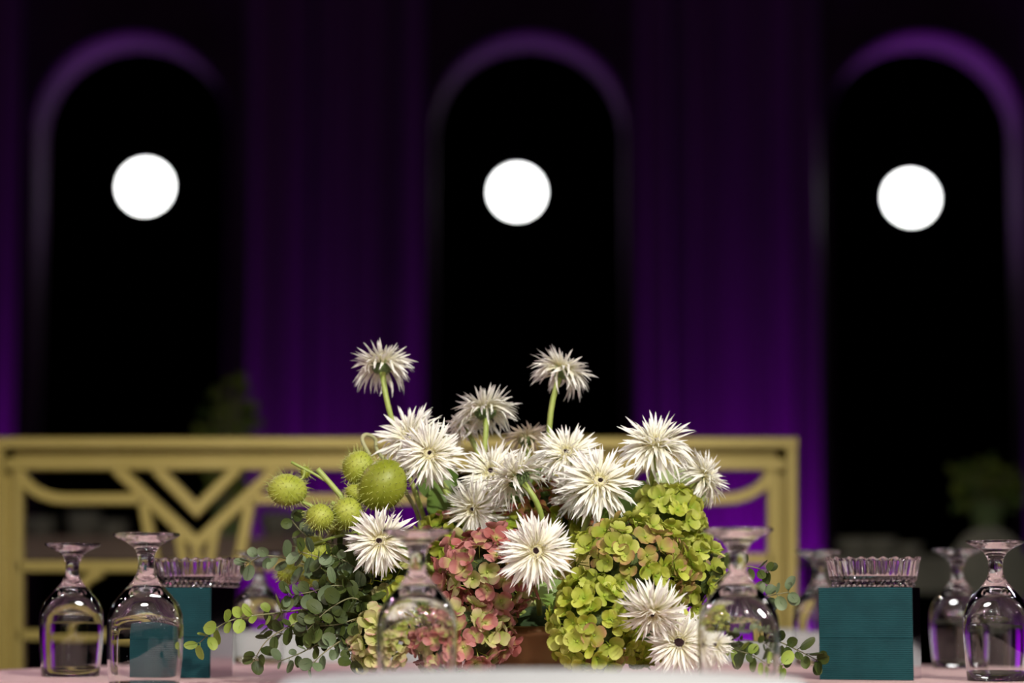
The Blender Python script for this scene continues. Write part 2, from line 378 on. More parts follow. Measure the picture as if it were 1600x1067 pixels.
# one solid body of glass: bowl, stem and foot are one continuous piece; the foot rim is the part that sits apart in look
g = MB(); g.lathe(prof_in+prof_out[1:], 64)
g.build('glass_body', M['glass'], goblet)
spots = [(113, 3.08, 'upturned clear goblet nearest the left edge of the picture'),
         (228, 2.57, 'upturned clear goblet in front of the left teal box'),
         (405, 3.67, 'upturned clear goblet half hidden behind the eucalyptus, right of the left teal box'),
         (652, 2.40, 'upturned clear goblet in front of the pink hydrangea, near the middle'),
         (1153, 2.37, 'upturned clear goblet right of the flowers, in front of the low white gerberas'),
         (1280, 3.57, 'upturned clear goblet behind the left side of the right teal box'),
         (1496, 3.43, 'upturned clear goblet just right of the right teal box, behind its neighbour'),
         (1556, 2.92, 'upturned clear goblet nearest the right edge of the picture')]
for i, (px, Y, lb) in enumerate(spots):
    p = at(px, 900, Y); mx = Matrix.Translation((p.x, p.y, .7502)) @ Matrix.Rotation(random.uniform(0, 6), 4, 'Z') 
    if i == 0: goblet.matrix_basis = mx
    else: dup(goblet, lb, mx)

# ------------------------------------------------------------------ teal boxes with crystal dishes
def teal_box(px, Y, ang, lb, W=.113, D=.075, H=.111):
    p = at(px, 940, Y); t = thing('table_box', lb, 'box', (p.x, p.y, .7502), ang, 'teal boxes on the table')
    b = MB(); b.box((-W/2+.003, -D/2+.004, .003), (W/2-.003, D/2-.003, H-.002)); b.build('body', M['housing'], t, False)
    f = MB(); n = 44; seam = .052; ys = []
    z = 0.0; rows = []
    for k in range(n+1):
        z = H*k/n; rows.append((z, 0)); 
        if k < n: rows += [(z+H/n*.3, -.0007), (z+H/n*.7, -.0007)]
        if k == 20: rows += [(z+.0004, -.0014), (z+.0008, -.0014)]
    rows.sort()
    for (z, dy) in rows:
        f.v += [Vector((-W/2, -D/2+dy, z)), Vector((W/2, -D/2+dy, z))]
    for k in range(len(rows)-1): f.f.append((2*k, 2*k+1, 2*k+3, 2*k+2))
    m_ = len(f.v); f.box((-W/2, -D/2+.0016, 0), (W/2, -D/2+.005, H)); f.build('front_panel', M['teal'], t, False)
    for s in (-1, 1):
        q = MB(); x0, x1 = sorted((s*W/2, s*(W/2-.003))); q.box((x0, -D/2+.005, 0), (x1, D/2, H)); q.build('side_panel', M['mirror'], t, False)
    q = MB(); q.box((-W/2+.003, D/2-.003, 0), (W/2-.003, D/2, H)); q.build('back_panel', M['teal'], t, False)
    q = MB(); q.box((-W/2+.003, -D/2+.005, H-.003), (W/2-.003, D/2-.003, H)); q.build('lid', M['mirror'], t, False)
    return t
def dish(px, Y, ang, lb, W=.058, H=.036, zb=.8614):
    p = at(px, 1000, Y); t = thing('crystal_dish', lb, 'dish', (p.x, p.y, zb), ang, 'ribbed crystal dishes')
    n = 256; e = 5.0
    def se(q, a, bb, rib):
        c, s = math.cos(q), math.sin(q)
        r = (abs(c)**e+abs(s)**e)**(-1/e)
        rr = 1+rib*math.cos(q*56)
        return a*r*c*rr, bb*r*s*rr
    rings = [(.0, .0, 0), (.80, 0, .010), (.86, .001, .012), (.87, .004, .014), (.85, .006, .004), (.90, .009, .010), (.97, H-.004, .010), (1.0, H, .004), (.97, H+.0004, .002),
             (.93, H-.002, .009), (.84, .014, .009), (.72, .009, .003), (0, .008, 0)]
    b = MB(); idx = []
    for (k, z, rib) in rings:
        if k == 0: idx.append([len(b.v)]*n); b.v.append(Vector((0, 0, z))); continue
        row = []
        for j in range(n):
            x, y = se(2*PI*j/n, W*k, W*.72*k, rib); row.append(len(b.v)); 
            zz = z+(.0012*math.cos(2*PI*j/n*28) if z > H-.003 else 0)
            b.v.append(Vector((x, y, zz)))
        idx.append(row)
    for i in range(len(rings)-1):
        for j in range(n):
            f = []
            for q in (idx[i][j], idx[i][(j+1)%n], idx[i+1][(j+1)%n], idx[i+1][j]):
                if q not in f: f.append(q)
            if len(f) > 2: b.f.append(tuple(f))
    b.build('dish_body', M['crystal'], t, False)
    return t
teal_box(1359, 2.98, R(-17), 'ribbed teal box with mirrored sides, right of the flowers')
dish(1366, 2.98, R(-10), 'square ribbed crystal dish standing on the right teal box')
teal_box(281, 3.06, R(-16), 'ribbed teal box with mirrored sides, left of the flowers behind a goblet')
dish(306, 3.06, R(-12), 'square ribbed crystal dish standing on the left teal box')

# ------------------------------------------------------------------ gold openwork screen
GY = 4.8
sc = thing('gold_screen', 'gold metal openwork screen with art deco fan motif, standing beyond the table', 'screen', (0, GY, 0))
def gp(px, py): p = at(px, py, GY); return Vector((p.x, 0, p.z))
def bar(name, pts, wpx=16, dep=.03, y=0):
    b = MB(); w_ = m_at(wpx, GY)/2; ps = [gp(*q) for q in pts]; k = len(ps); vs = []
    for i, p in enumerate(ps):
        d0 = (ps[i]-ps[i-1]).normalized() if i else (ps[1]-ps[0]).normalized()
        d1 = (ps[i+1]-ps[i]).normalized() if i < k-1 else d0
        t_ = (d0+d1).normalized(); nrm = Vector((-t_.z, 0, t_.x)); sc_ = 1/max(.5, t_.dot(d1))
        c = w_*.25
        for (a, yy) in ((-1, dep/2), (-1, -dep/2+c), (-1+.25, -dep/2), (1-.25, -dep/2), (1, -dep/2+c), (1, dep/2)):
            vs.append(p+nrm*w_*a*sc_+Vector((0, yy+y, 0)))
    fs = [(i*6+j, i*6+(j+1)%6, (i+1)*6+(j+1)%6, (i+1)*6+j) for i in range(k-1) for j in range(6)]
    fs += [tuple(range(6))[::-1], tuple((k-1)*6+j for j in range(6))]
    b.add(vs, fs); return b.build(name, M['gold'], sc, False)
bot = gp(10, 1000); zb_py = 928+CZ*F/GY
mir = lambda pts: [(1235-x, y) for (x, y) in pts]
bar('top_rail', [(-8, 693), (1244, 693)], 18, .05)
bar('top_rail', [(12, 726), (1224, 726)], 18, .035)
bar('rail_web', [(8, 709), (1228, 709)], 18, .012, .01)
for f_ in (lambda q: q, mir):
    bar('post', f_([(0, 702), (0, zb_py)]), 18, .05)
    bar('post', f_([(30, 735), (30, zb_py)]), 14, .03)
    bar('post_web', f_([(15, 702), (15, zb_py)]), 18, .012, .01)
    arc = [(30, 728)]+[(30+75*(1-math.cos(R(q))), 728+52*math.sin(R(q))+0) for q in (15, 30, 45, 60, 75, 90)]+[(225, 780)]
    bar('curved_rail', f_(arc), 18, .028)
    bar('fan_bar', f_([(182, 732), (308, 850), (434, 732)]), 19, .03)
    bar('fan_bar', f_([(244, 732), (308, 797), (372, 732)]), 18, .03)
    bar('fan_bar', f_([(224, 780), (246, 900)]), 17, .028)
    bar('fan_bar', f_([(392, 780), (370, 900)]), 17, .028)
    bar('fan_bar', f_([(278, 826), (292, 900)]), 14, .028)
    bar('fan_bar', f_([(338, 826), (324, 900)]), 14, .028)
    bar('fan_bar', f_([(308, 850), (308, 900)]), 13, .028)
bar('middle_rail', [(392, 780), (843, 780)], 16, .028)
bar('lower_rail', [(30, 885), (246, 885), (1205, 873)], 17, .03)
bar('curved_rail', [(112, 985), (114, 950), (122, 925), (138, 905), (160, 893)], 15, .028)
bar('lower_rail', [(30, 992), (1205, 992)], 16, .03)
bar('bottom_rail', [(0, 1450), (1235, 1450)], 22, .05)

# ------------------------------------------------------------------ dim tables and flowers far behind
def far_table(px0, px1, py, Y, lb, mtl, drop=.045):
    p0 = at(px0, py, Y); p1 = at(px1, py, Y); z = p0.z
    t = thing('side_table', lb, 'table', ((p0.x+p1.x)/2, Y+.3, 0)); hw = (p1.x-p0.x)/2
    MB().box((-hw, -.3, z-.02), (hw, .3, z)).build('tabletop', mtl, t, False)
    MB().box((-hw+.01, -.29, z-.02-drop), (hw-.01, -.27, z-.02)).build('apron', mtl, t, False)
    for sx in (-1, 1):
        for sy in (-1, 1): MB().tube([(sx*(hw-.05), sy*.25, 0), (sx*(hw-.05), sy*.25, z-.02)], .018, 8).build('leg', M['housing'], t)
    return z
BY = 6.6
z1 = far_table(-120, 570, 838, BY, 'long tan side table seen blurred through the gold screen', M['tan'])
z2 = far_table(1275, 1720, 868, BY, 'dim cream side table beyond the right teal box', M['dull'], .08)
def far_glass(px, Y, z, h, lb, grp, k=1.0):
    p = at(px, 900, Y); t = thing('tumbler', lb, 'glass', (p.x, Y+.12, z+.0005), 0, grp)
    MB().lathe([(0, 0), (.028*k, 0), (.036*k, h*.4), (.038*k, h), (.036*k, h), (.034*k, h*.4), (.026*k, .006), (0, .006)], 20).build('tumbler_body', M['dull'], t)
for i, (px, h, k) in enumerate(((48, .055, 1.2), (118, .07, 1.3), (165, .045, 1.1), (425, .07, 1.3), (470, .06, 1.2), (520, .07, 1.3))):
    far_glass(px, BY, z1, h, ['small pale cup at the left end of the tan side table', 'tallest pale cup on the left half of the tan side table', 'low pale cup left of the gold fan motif',
              'pale cup on the tan side table, right of the gold fan', 'low pale cup on the tan side table, below the balloon pods', 'pale cup at the right end of the tan side table'][i], 'pale cups on the tan side table', k)
for i, (px, h, k) in enumerate(((1345, .05, 1.3), (1385, .05, 1.3), (1430, .035, 1.1))):
    far_glass(px, BY, z2, h, ['leftmost dim cup beyond the right teal box', 'middle dim cup beyond the right teal box', 'rightmost low dim cup beyond the right teal box'][i], 'dim cups on the cream side table', k)
# cream round stool-back / pouffe seen over the right goblets
p = at(1545, 870, BY-.5); t = thing('round_chair', 'dim cream round-backed chair above the two right-hand goblets', 'chair', (p.x, BY-.5, 0))
hh = at(1545, 822, BY-.5).z
b = MB(); b.ellipsoid((0, 0, hh-.13), (.105, .03, .13), 28, 14); b.build('backrest', M['dull'], t)
MB().lathe([(0, .42), (.2, .42), (.22, .45), (.2, .49), (0, .5)], 28, Matrix.Translation((0, -.16, 0))).build('seat', M['dull'], t)
b = MB(); b.tube([(-.07, 0, .46), (-.07, 0, hh-.12)], .012, 6); b.tube([(.07, 0, .46), (.07, 0, hh-.12)], .012, 6); b.build('back_support', M['wood'], t)
for sx in (-1, 1):
    for sy in (-1, 1): MB().tube([(sx*.15, -.16+sy*.14, 0), (sx*.14, -.16+sy*.13, .43)], .014, 8).build('leg', M['wood'], t)

# ------------------------------------------------------------------ leaf and petal meshes
def strip(L, Wf, curl, cup, n=5, tip=.0):
    """narrow petal along +Y, cross-section folded, curling up (+) or down (-) in Z"""
    vs = []; fs = []; y = z = 0; a = 0
    for i in range(n+1):
        u = i/n; w_ = Wf(u)
        for s, c in ((-1, cup), (0, 0), (1, cup)): vs.append((s*w_, y, z+c*w_))
        a = curl*u; y += L/n*math.cos(a); z += L/n*math.sin(a)
    for i in range(n):
        for j in range(2): fs.append((i*3+j, i*3+j+1, i*3+j+4, i*3+j+3))
    return vs, fs
def petal_w(wd): return lambda u: wd*(.35+.65*math.sin(min(1, u*1.5)*PI/2)) if u < .65 else wd*max(.04, 1-((u-.65)/.35)**1.4)
PV = {}
for mk in ('petal', 'petal_dull'):
    PV[mk] = []
    for k in range(10):
        cur = [-1.2, -.7, -.3, .1, .5, .8, -1.7, -1.0, .2, 1.1][k]
        vs, fs = strip(1, petal_w([.041, .047, .038, .043, .048, .041, .036, .045, .041, .038][k]), cur, .7)
        tw = random.uniform(-.8, .8)
        vs = [Matrix.Rotation(tw*v[1], 3, 'Y') @ Vector(v)+Vector((tw*.28*v[1]**2.2, 0, tw*.08*math.sin(v[1]*5))) for v in vs]
        PV[mk].append(MB().add(vs, fs).mesh('petal', M[mk]))
def disc_mesh(dark):
    b = MB(); b.lathe([(0, .02), (.05, .03), (.10, .05), (.13, .03), (.15, -.05)], 20)
    return b
DISC = disc_mesh(0).mesh('flower_centre', M['disc'])
eb = MB(); eb.lathe([(0, .05), (.05, .055), (.085, .06), (.10, .04), (.10, .02)], 16)
for k in range(22):
    q = k*2.4; r = .095*math.sqrt((k+1)/22); eb.tube([(r*math.cos(q), r*math.sin(q), .03), (r*1.15*math.cos(q), r*1.15*math.sin(q), .085+.02*(k % 3))], [.012, .005], 5)
EYE = eb.mesh('eye', M['eye'])
cb = MB(); cb.lathe([(.05, -.36), (.10, -.34), (.20, -.27), (.27, -.16), (.25, -.10), (.14, -.06), (0, -.05)], 24, None, lambda q, z: 1+.05*math.cos(q*12))
for k in range(26):
    q = 2*PI*k/26; zz = -.16-.08*(k % 2)
    c, s_ = math.cos(q), math.sin(q); r0 = .27-.06*(k % 2)
    cb.tube([(r0*c, r0*s_, zz-.06), (r0*1.12*c, r0*1.12*s_, zz+.04), (r0*1.2*c, r0*1.2*s_, zz+.14)], [.02, .022, .004], 4)
CALYX = cb.mesh('calyx', M['calyx'])

BASE = Vector((at(850, 1000, 2.9).x, 2.92, .80))
def gerbera(px, py, Y, rpx, n, lb, eye=1.0, droop=0., mk='petal', base=None, stem_r=.0034, bend=.05, dens=1.0):
    c = at(px, py, Y); Rr = m_at(rpx, Y); mx = frame(n, random.uniform(0, 6), c); t = thing('gerbera', lb, 'flower', group='white spider gerberas in the arrangement', mx=mx)
    layers = [(34, 1.08, -.15-droop, [0, 1, 6, 7, 2]), (32, 1.04, .08-droop*.8, [0, 1, 2, 7]), (30, .96, .32-droop*.4, [1, 2, 3, 8]), (26, .80, .62-droop*.2, [0, 1, 2, 3]), (20, .55, .85, [1, 7, 2]), (20, .30, 1.0, [4, 5, 9])]
    for li, (cnt, L, el, var) in enumerate(layers):
        cnt = int(cnt*dens*1.15); ph = random.uniform(0, 6)
        for k in range(cnt):
            q = ph+2*PI*(k+random.uniform(-.5, .5))/cnt; e = el+random.uniform(-.28, .28); Lr = Rr*L*random.uniform(.82, 1.08)
            m_ = Matrix.Rotation(q, 4, 'Z') @ Matrix.Rotation(random.uniform(-.12, .12), 4, 'Z') @ Matrix.Translation((0, Rr*.13, -.004+li*.0012)) @ Matrix.Rotation(e, 4, 'X') @ Matrix.Rotation(random.uniform(-.6, .6), 4, 'Y') \
                @ Matrix.Diagonal((Lr*random.uniform(.9, 1.15)*(1.3 if li > 4 else 1), Lr*.88, Lr, 1))
            link('petal', PV[mk][random.choice(var)], t, m_)
    sc3 = Matrix.Diagonal((Rr, Rr, Rr, 1))
    link('flower_centre', DISC, t, sc3); link('eye', EYE, t, Matrix.Translation((Rr*.02, Rr*.02, 0)) @ Matrix.Diagonal((Rr*eye*.8, Rr*eye*.7, Rr, 1))); link('calyx', CALYX, t, sc3)
    nv = Vector(n).normalized(); p0 = c-nv*Rr*.33; bs = base or (BASE+Vector((random.uniform(-.03, .03), random.uniform(-.02, .02), 0)))
    pts = bez(p0, p0-nv*bend, bs+(p0-bs)*.45+Vector((0, .01, .0)), bs, 14); inv = mx.inverted()
    MB().tube([inv @ p for p in pts], [stem_r*1.25]+[stem_r]*14, 9).build('stem', M['stem'], t)
    return t
CAMN = Vector((0, -1, 0))
G = [
 (597, 567, 2.95, 54, (-.08, .42, 1), 'tall white gerbera at the top left, seen from the side above the others', dict(droop=.05, bend=.06, base=at(690, 900, 2.95))),
 (880, 574, 2.95, 54, (.38, .12, 1), 'tall white gerbera at the top right on a straight green stem', dict(droop=.12, bend=.07, base=at(862, 900, 2.95))),
 (758, 638, 2.95, 55, (-.06, .34, 1), 'white gerbera facing upwards, between and below the two tallest', dict(droop=-.1, bend=.05, base=at(720, 900, 2.95))),
 (722, 660, 2.99, 40, (-.6, .2, 1), 'small yellowish gerbera peeping out left of the upward-facing one', dict(droop=.3)),
 (822, 682, 3.00, 44, (-.1, .10, 1), 'dull pinkish gerbera at the back, beside the straight tall stem', dict(mk='petal_dull', droop=.0, dens=.7)),
 (640, 682, 2.90, 62, (-.40, -.75, .65), 'white gerbera at the left of the upper cluster, tilted up and left', dict(eye=.8)),
 (671, 709, 2.84, 58, (.10, -1, .10), 'white gerbera overlapping its neighbour at upper left, small dark eye facing out', dict(eye=.7, base=at(760, 880, 2.88))),
 (768, 737, 2.88, 60, (-.25, -.85, .50), 'white gerbera left of centre with a yellow-rimmed dark eye', dict(eye=1)),
 (806, 742, 2.83, 60, (-.62, .30, .70), 'white gerbera at the centre turned away, showing its green calyx and bent stem', dict(droop=-.05, bend=.05, base=at(862, 900, 2.86))),
 (886, 707, 2.88, 58, (.0, -.75, .65), 'white gerbera in the upper middle right, dark eye half covered', dict(eye=.9)),
 (936, 752, 2.80, 70, (.12, -.85, .55), 'largest white gerbera, right of centre, wide open with tiny dark eye', dict(eye=.7)),
 (905, 770, 2.88, 52, (-.1, -.8, -.2), 'white gerbera mostly hidden under the largest one', dict(eye=.7)),
 (1024, 690, 2.86, 66, (.02, -.55, .85), 'white gerbera right of the cluster, spread like a fan on two dark stems', dict(eye=.7, droop=.1, base=at(985, 880, 2.88))),
 (1104, 742, 2.90, 52, (.85, -.35, .55), 'white gerbera farthest right, leaning away to the right', dict(droop=.15, bend=.05, base=at(1050, 900, 2.9))),
 (740, 795, 2.86, 54, (-.40, -.75, -.25), 'white gerbera low in the middle, facing down behind the pink hydrangea', dict(eye=.7)),
 (594, 844, 2.76, 60, (-.12, -1, .12), 'white gerbera low at left with a dark eye, beside the middle goblet', dict(eye=1)),
 (839, 861, 2.70, 66, (.03, -1, .14), 'white gerbera in front, below centre, over the hydrangeas', dict(eye=1, bend=.06)),
 (1020, 958, 2.68, 58, (-.15, -.8, -.75), 'white gerbera at lower right hanging face down', dict(eye=.7, bend=.03, base=at(900, 930, 2.8))),
 (1061, 1003, 2.70, 56, (.05, -1, .1), 'white gerbera with large black eye at the bottom right of the flowers', dict(eye=1.9)),
 (1106, 1003, 2.74, 48, (.35, -1, .05), 'white gerbera partly behind the goblet right of the flowers', dict(eye=1.2)),
]
for (px, py, Y, r, n, lb, kw) in G: gerbera(px, py, Y, r, n, lb, **kw)

# ------------------------------------------------------------------ hydrangeas
def sepal(cup, wv, tipn):
    """rounded sepal, length 1 along +Y, width about 1.05"""
    vs = []; fs = []; n = 6; m_ = 4
    for i in range(n+1):
        u = (1-math.cos(PI*i/n))/2; w_ = (.50*math.sin(PI*min(max(i/n, .04), .97))**.85)*(.82+.30*u)
        for j in range(m_+1):
            s = -1+2*j/m_
            vs.append((s*w_, u*.98, cup*(u*u*.30+(s*w_)**2*.8)+wv*math.sin(s*3+u*4)*.05))
    for i in range(n):
        for j in range(m_): a = i*(m_+1)+j; fs.append((a, a+1, a+m_+2, a+m_+1))
    return MB().add(vs, fs)
HY = ('hy_pink', 'hy_rose', 'hy_cream', 'hy_lime', 'hy_lime2', 'hy_tan', 'hy_russet')
SV = {mk: [sepal(cu, wv, 0).mesh('petal', M[mk]) for (cu, wv) in ((.8, 1), (.3, -1.3), (-.4, 1.2), (1.3, .6))] for mk in HY}
FC = {}
for mk in HY:
    b = MB(); b.ellipsoid((0, 0, .08), (.10, .10, .09), 8, 5); b.tube([(0, 0, .02), (0, 0, -1.1)], [.05, .035], 5)
    FC[mk] = b.mesh('floret', M['hy_lime'] if mk in ('hy_lime', 'hy_lime2', 'hy_tan') else M['hy_cream'])
def leafmesh(mk, wide=.34, curl=-.35, cup=.25):
    vs = []; fs = []; n = 7; m_ = 4
    for i in range(n+1):
        u = i/n; w_ = wide*math.sin(PI*(.03+.95*u)**.85)**.8
        for j in range(m_+1):
            s = -1+2*j/m_
            vs.append((s*w_, u, curl*u*u*.6+cup*abs(s)*w_+.015*math.sin(u*30+s*3)))
    for i in range(n):
        for j in range(m_): a = i*(m_+1)+j; fs.append((a, a+1, a+m_+2, a+m_+1))
    return MB().add(vs, fs).mesh('leaf', M[mk])
LF = {k: [leafmesh(k, .32, -.5), leafmesh(k, .38, -.2), leafmesh(k, .34, .25)] for k in ('leaf', 'leaf_pale')}
def hydrangea(px, py, Y, rx, rz, mix, lb, size=.0145, n=60, leaves=3, ry=None):
    c = at(px, py, Y); a = m_at(rx, Y); bz = m_at(rz, Y); ay = ry or min(a, .062)
    t = thing('hydrangea', lb, 'flower', c, group='hydrangea heads in the arrangement')
    b = MB(); b.ellipsoid((0, 0, 0), (a*.66, ay*.66, bz*.66), 18, 12, jit=.05)
    stem = bez(Vector((0, 0, 0)), Vector((0, .01, -.03)), BASE-c+Vector((0, .01, .03)), BASE-c, 8); 
    b.build('shade_core', M['core'], t)
    MB().tube(stem, .004, 8).build('stem', M['stem'], t)
    cnt = 0; N_ = int(n*1.45); g = PI*(3-5**.5)
    for k in range(N_):
        z = 1-2*(k+.5)/N_; r = math.sqrt(1-z*z); q = g*k
        d = Vector((r*math.cos(q), r*math.sin(q), z))
        if d.y > .5: continue
        d = (d+Vector([random.uniform(-.12, .12) for _ in range(3)])).normalized(); k_ = random.uniform(.86, 1.03)
        p = Vector((d.x*a, d.y*ay, d.z*bz))*k_
        if (c+p).z < .765: p.z = .765-c.z
        nn = Vector((d.x/a, d.y/ay, d.z/bz)).normalized()+Vector([random.uniform(-.38, .38) for _ in range(3)])
        mk = random.choices([m for m, _ in mix], [w_ for _, w_ in mix])[0]
        s = size*random.uniform(.82, 1.15)
        fl = link('floret', FC[mk], t, frame(nn, random.uniform(0, 6), p) @ Matrix.Diagonal((s, s, s, 1)))
        for j in range(4):
            if random.random() < .03: continue
            e = random.uniform(.05, .5)
            link('petal', random.choice(SV[mk]), fl, Matrix.Rotation(PI/2*j+random.uniform(-.15, .15), 4, 'Z') @ Matrix.Translation((0, .06, .015*(j % 2))) @ Matrix.Rotation(e, 4, 'X') @ Matrix.Rotation(random.uniform(-.2, .2), 4, 'Y') @ Matrix.Diagonal((1.05, random.uniform(.9, 1.1), 1, 1)))
        cnt += 1
    for k in range(leaves):
        q = random.uniform(0, 2*PI); s = random.uniform(.06, .085)
        d = Vector((math.cos(q), random.uniform(.0, .5), math.sin(q)*.7)).normalized()
        m_ = frame(Vector((random.uniform(-.4, .4), -1, .5)), 0, Vector((d.x*a*.3, ay*.35, d.z*bz*.3))) @ Matrix.Rotation(math.atan2(-d.x, d.z), 4, 'Z')
        link('leaf', random.choice(LF['leaf']), t, m_ @ Matrix.Diagonal((s, s, s, 1)))
    return t
LM = [('hy_lime', 5), ('hy_lime2', 4)]
H = [
 (760, 900, 2.80, 74, 72, [('hy_pink', 6), ('hy_rose', 2), ('hy_cream', 3)], 'pink and green hydrangea head left of centre, under the front gerbera', 62, 0),
 (722, 992, 2.78, 76, 60, [('hy_pink', 6), ('hy_rose', 3), ('hy_cream', 3)], 'deep pink hydrangea head low beside the bowl, behind the middle goblet', 62, 0),
 (985, 885, 2.79, 96, 74, [('hy_tan', 5), ('hy_lime', 5), ('hy_lime2', 3)], 'lime hydrangea head with pinkish blush, right of the front gerbera', 85, 0),
 (925, 975, 2.75, 62, 76, [('hy_lime', 6), ('hy_lime2', 4), ('hy_tan', 1)], 'lime green hydrangea head hanging over the right of the bowl', 66, 1),
 (1045, 822, 2.88, 52, 62, LM, 'pale lime hydrangea head high on the right side', 46, 0),
 (1078, 903, 2.87, 46, 68, LM, 'lime hydrangea head at the right edge of the flowers, left of a goblet', 38, 0),
 (1000, 972, 2.80, 72, 60, [('hy_tan', 5), ('hy_lime', 5)], 'greenish tan hydrangea head at the bottom, behind the hanging gerbera', 48, 1),
 (872, 802, 2.94, 58, 48, [('hy_russet', 8), ('hy_lime', 2)], 'dark russet hydrangea head deep in the middle of the flowers', 44, 2),
 (590, 1000, 2.76, 38, 42, [('hy_cream', 8)], 'small cream and green hydrangea head low at left beside the middle goblet', 26, 0),
 (618, 925, 2.84, 52, 60, [('hy_cream', 3), ('hy_lime', 4), ('hy_tan', 3)], 'yellow-green hydrangea head seen through and left of the middle goblet', 42, 1),
 (705, 850, 2.92, 50, 44, [('hy_lime', 6), ('hy_pink', 3)], 'green hydrangea head behind, above the pink one', 34, 2),
 (800, 845, 2.94, 60, 50, [('hy_rose', 3), ('hy_russet', 3), ('hy_lime', 2)], 'red-tinged hydrangea head behind the front gerbera', 40, 1),
]
for (px, py, Y, rx, rz, mix, lb, n, lv) in H:
    hydrangea(px, py, Y, rx, rz, mix, lb, n=n, leaves=lv)

# large leaves of the arrangement, each on its stalk
for (px, py, Y, s, rot, tilt, mk, lb) in (
    (1075, 770, 2.96, .075, 75, .3, 'leaf_pale', 'pale broad leaf behind the rightmost gerberas'),
    (1085, 830, 2.93, .045, 20, .3, 'leaf_pale', 'small pale leaf on the right beside a gerbera stem'),
    (690, 760, 2.97, .07, 30, .2, 'leaf', 'dark green leaf behind the upper left gerberas'),
    (720, 880, 2.95, .08, 60, .2, 'leaf', 'dark green leaf above the pink hydrangea'),
    (850, 790, 2.97, .08, -10, .2, 'leaf', 'green leaf under the calyx of the turned-away gerbera'),
    (910, 830, 2.93, .08, -30, .2, 'leaf', 'green leaf below the largest gerbera'),
    (640, 870, 2.90, .07, 70, .2, 'leaf', 'olive leaf behind the low left gerbera'),
    (960, 800, 2.94, .075, -50, .2, 'leaf', 'green leaf at the right under the largest gerbera'),
    (560, 905, 2.90, .06, 80, .2, 'leaf_pale', 'light green leaf among the eucalyptus'),
    (610, 860, 2.93, .075, 120, .1, 'leaf', 'dark leaf under the low left gerbera')):
    p = at(px, py, Y); mx = frame((random.uniform(-.3, .3), -1, tilt), R(rot), p)
    t = thing('foliage_leaf', lb, 'leaf', group='broad leaves in the arrangement', mx=mx)
    link('blade', random.choice(LF[mk]), t, Matrix.Diagonal((s, s, s, 1)) @ Matrix.Translation((0, -.3, 0)))
    inv = mx.inverted(); b0 = mx @ Vector((0, -.3*s, 0))
    MB().tube([inv @ q for q in bez(b0, b0-(mx.to_3x3() @ Vector((0, 1, 0)))*.02, (b0+BASE)/2, BASE, 8)], .002, 6).build('stalk', M['stem'], t)

# ------------------------------------------------------------------ bowl
bw = thing('flower_bowl', 'low copper-brown bowl holding the flowers, glimpsed between two hydrangeas', 'bowl', (BASE.x, 2.92, .7502))
MB().lathe([(0, 0), (.066, 0), (.070, .004), (.080, .030), (.086, .052), (.090, .055), (.090, .064), (.086, .066), (.083, .062), (.076, .03), (.066, .008), (0, .008)], 64).build('bowl_body', M['copper'], bw)
b = MB(); b.lathe([(0, .01), (.065, .01), (.077, .05), (.06, .075), (.03, .088), (0, .09)], 24); b.build('floral_foam', M['foam'], bw)

# ------------------------------------------------------------------ eucalyptus
def eleaf(mk, cup, el):
    vs = [(0, 0, 0)]; fs = []; n = 12
    for k in range(n):
        q = 2*PI*k/n; x = .46*math.sin(q)*el; y = .5-.5*math.cos(q); vs.append((x, y, cup*(abs(x)*.5+(y-.5)**2*.4)))
    vs.append((0, .5, -.03)); c = n+1
    for k in range(n): fs.append((c, 1+k, 1+(k+1) % n))
    b = MB(); b.add(vs[1:], [tuple(i-1 for i in f) for f in fs])
    b.tube([(0, -.18, -.02), (0, .05, 0), (0, .9, -.01)], [.03, .025, .008], 4)
    return b.mesh('leaf', M[mk])
EL = {k: [eleaf(k, .5, .95), eleaf(k, -.5, .8), eleaf(k, .9, .9)] for k in ('euc', 'euc_grey', 'euc_lime')}
def sprig(pts, lb, mk, size=.0185, step=.011, name='eucalyptus_sprig', grp='eucalyptus sprigs left of the flowers', tw='euc_stem'):
    P = [at(*p) for p in pts]; path = spline(P, 8); root = path[0]
    t = thing(name, lb, 'foliage', root, group=grp)
    loc = [p-root for p in path]; n = len(loc)
    MB().tube(loc, [.0013-.0008*i/(n-1) for i in range(n)], 6).build('stem', M[tw], t)
    acc = 0; side = 1; L = 0; tot = sum((loc[i+1]-loc[i]).length for i in range(n-1))
    for i in range(1, n):
        seg = (loc[i]-loc[i-1]); acc += seg.length; L += seg.length
        if (acc >= step*.8 and L > tot*.18) or i == n-1:
            acc = 0; d = seg.normalized()
            for s_ in ((side, -side) if random.random() < .75 or i == n-1 else (side,)):
                side = -side
                up = d.cross(Vector((0, -1, random.uniform(-.6, .6)))).normalized()*s_
                ydir = (up+d*random.uniform(.1, .9)+Vector((0, random.uniform(-1, .5), random.uniform(-.5, .3)))).normalized()
                nrm = (Vector((random.uniform(-1.3, 1.3), -.8, random.uniform(-.6, 1.2)))).normalized()
                x = ydir.cross(nrm).normalized(); nrm = x.cross(ydir)
                z = size*1.25*random.uniform(.65, 1.2)*(1-.35*L/tot)
                m_ = Matrix((x, ydir, nrm)).transposed().to_4x4(); m_.translation = loc[i]+ydir*z*.15
                mm = mk if not isinstance(mk, (list, tuple)) else random.choice(mk)
                link('leaf', random.choice(EL[mm]), t, m_ @ Matrix.Diagonal((z, z, z, 1)))
    return t
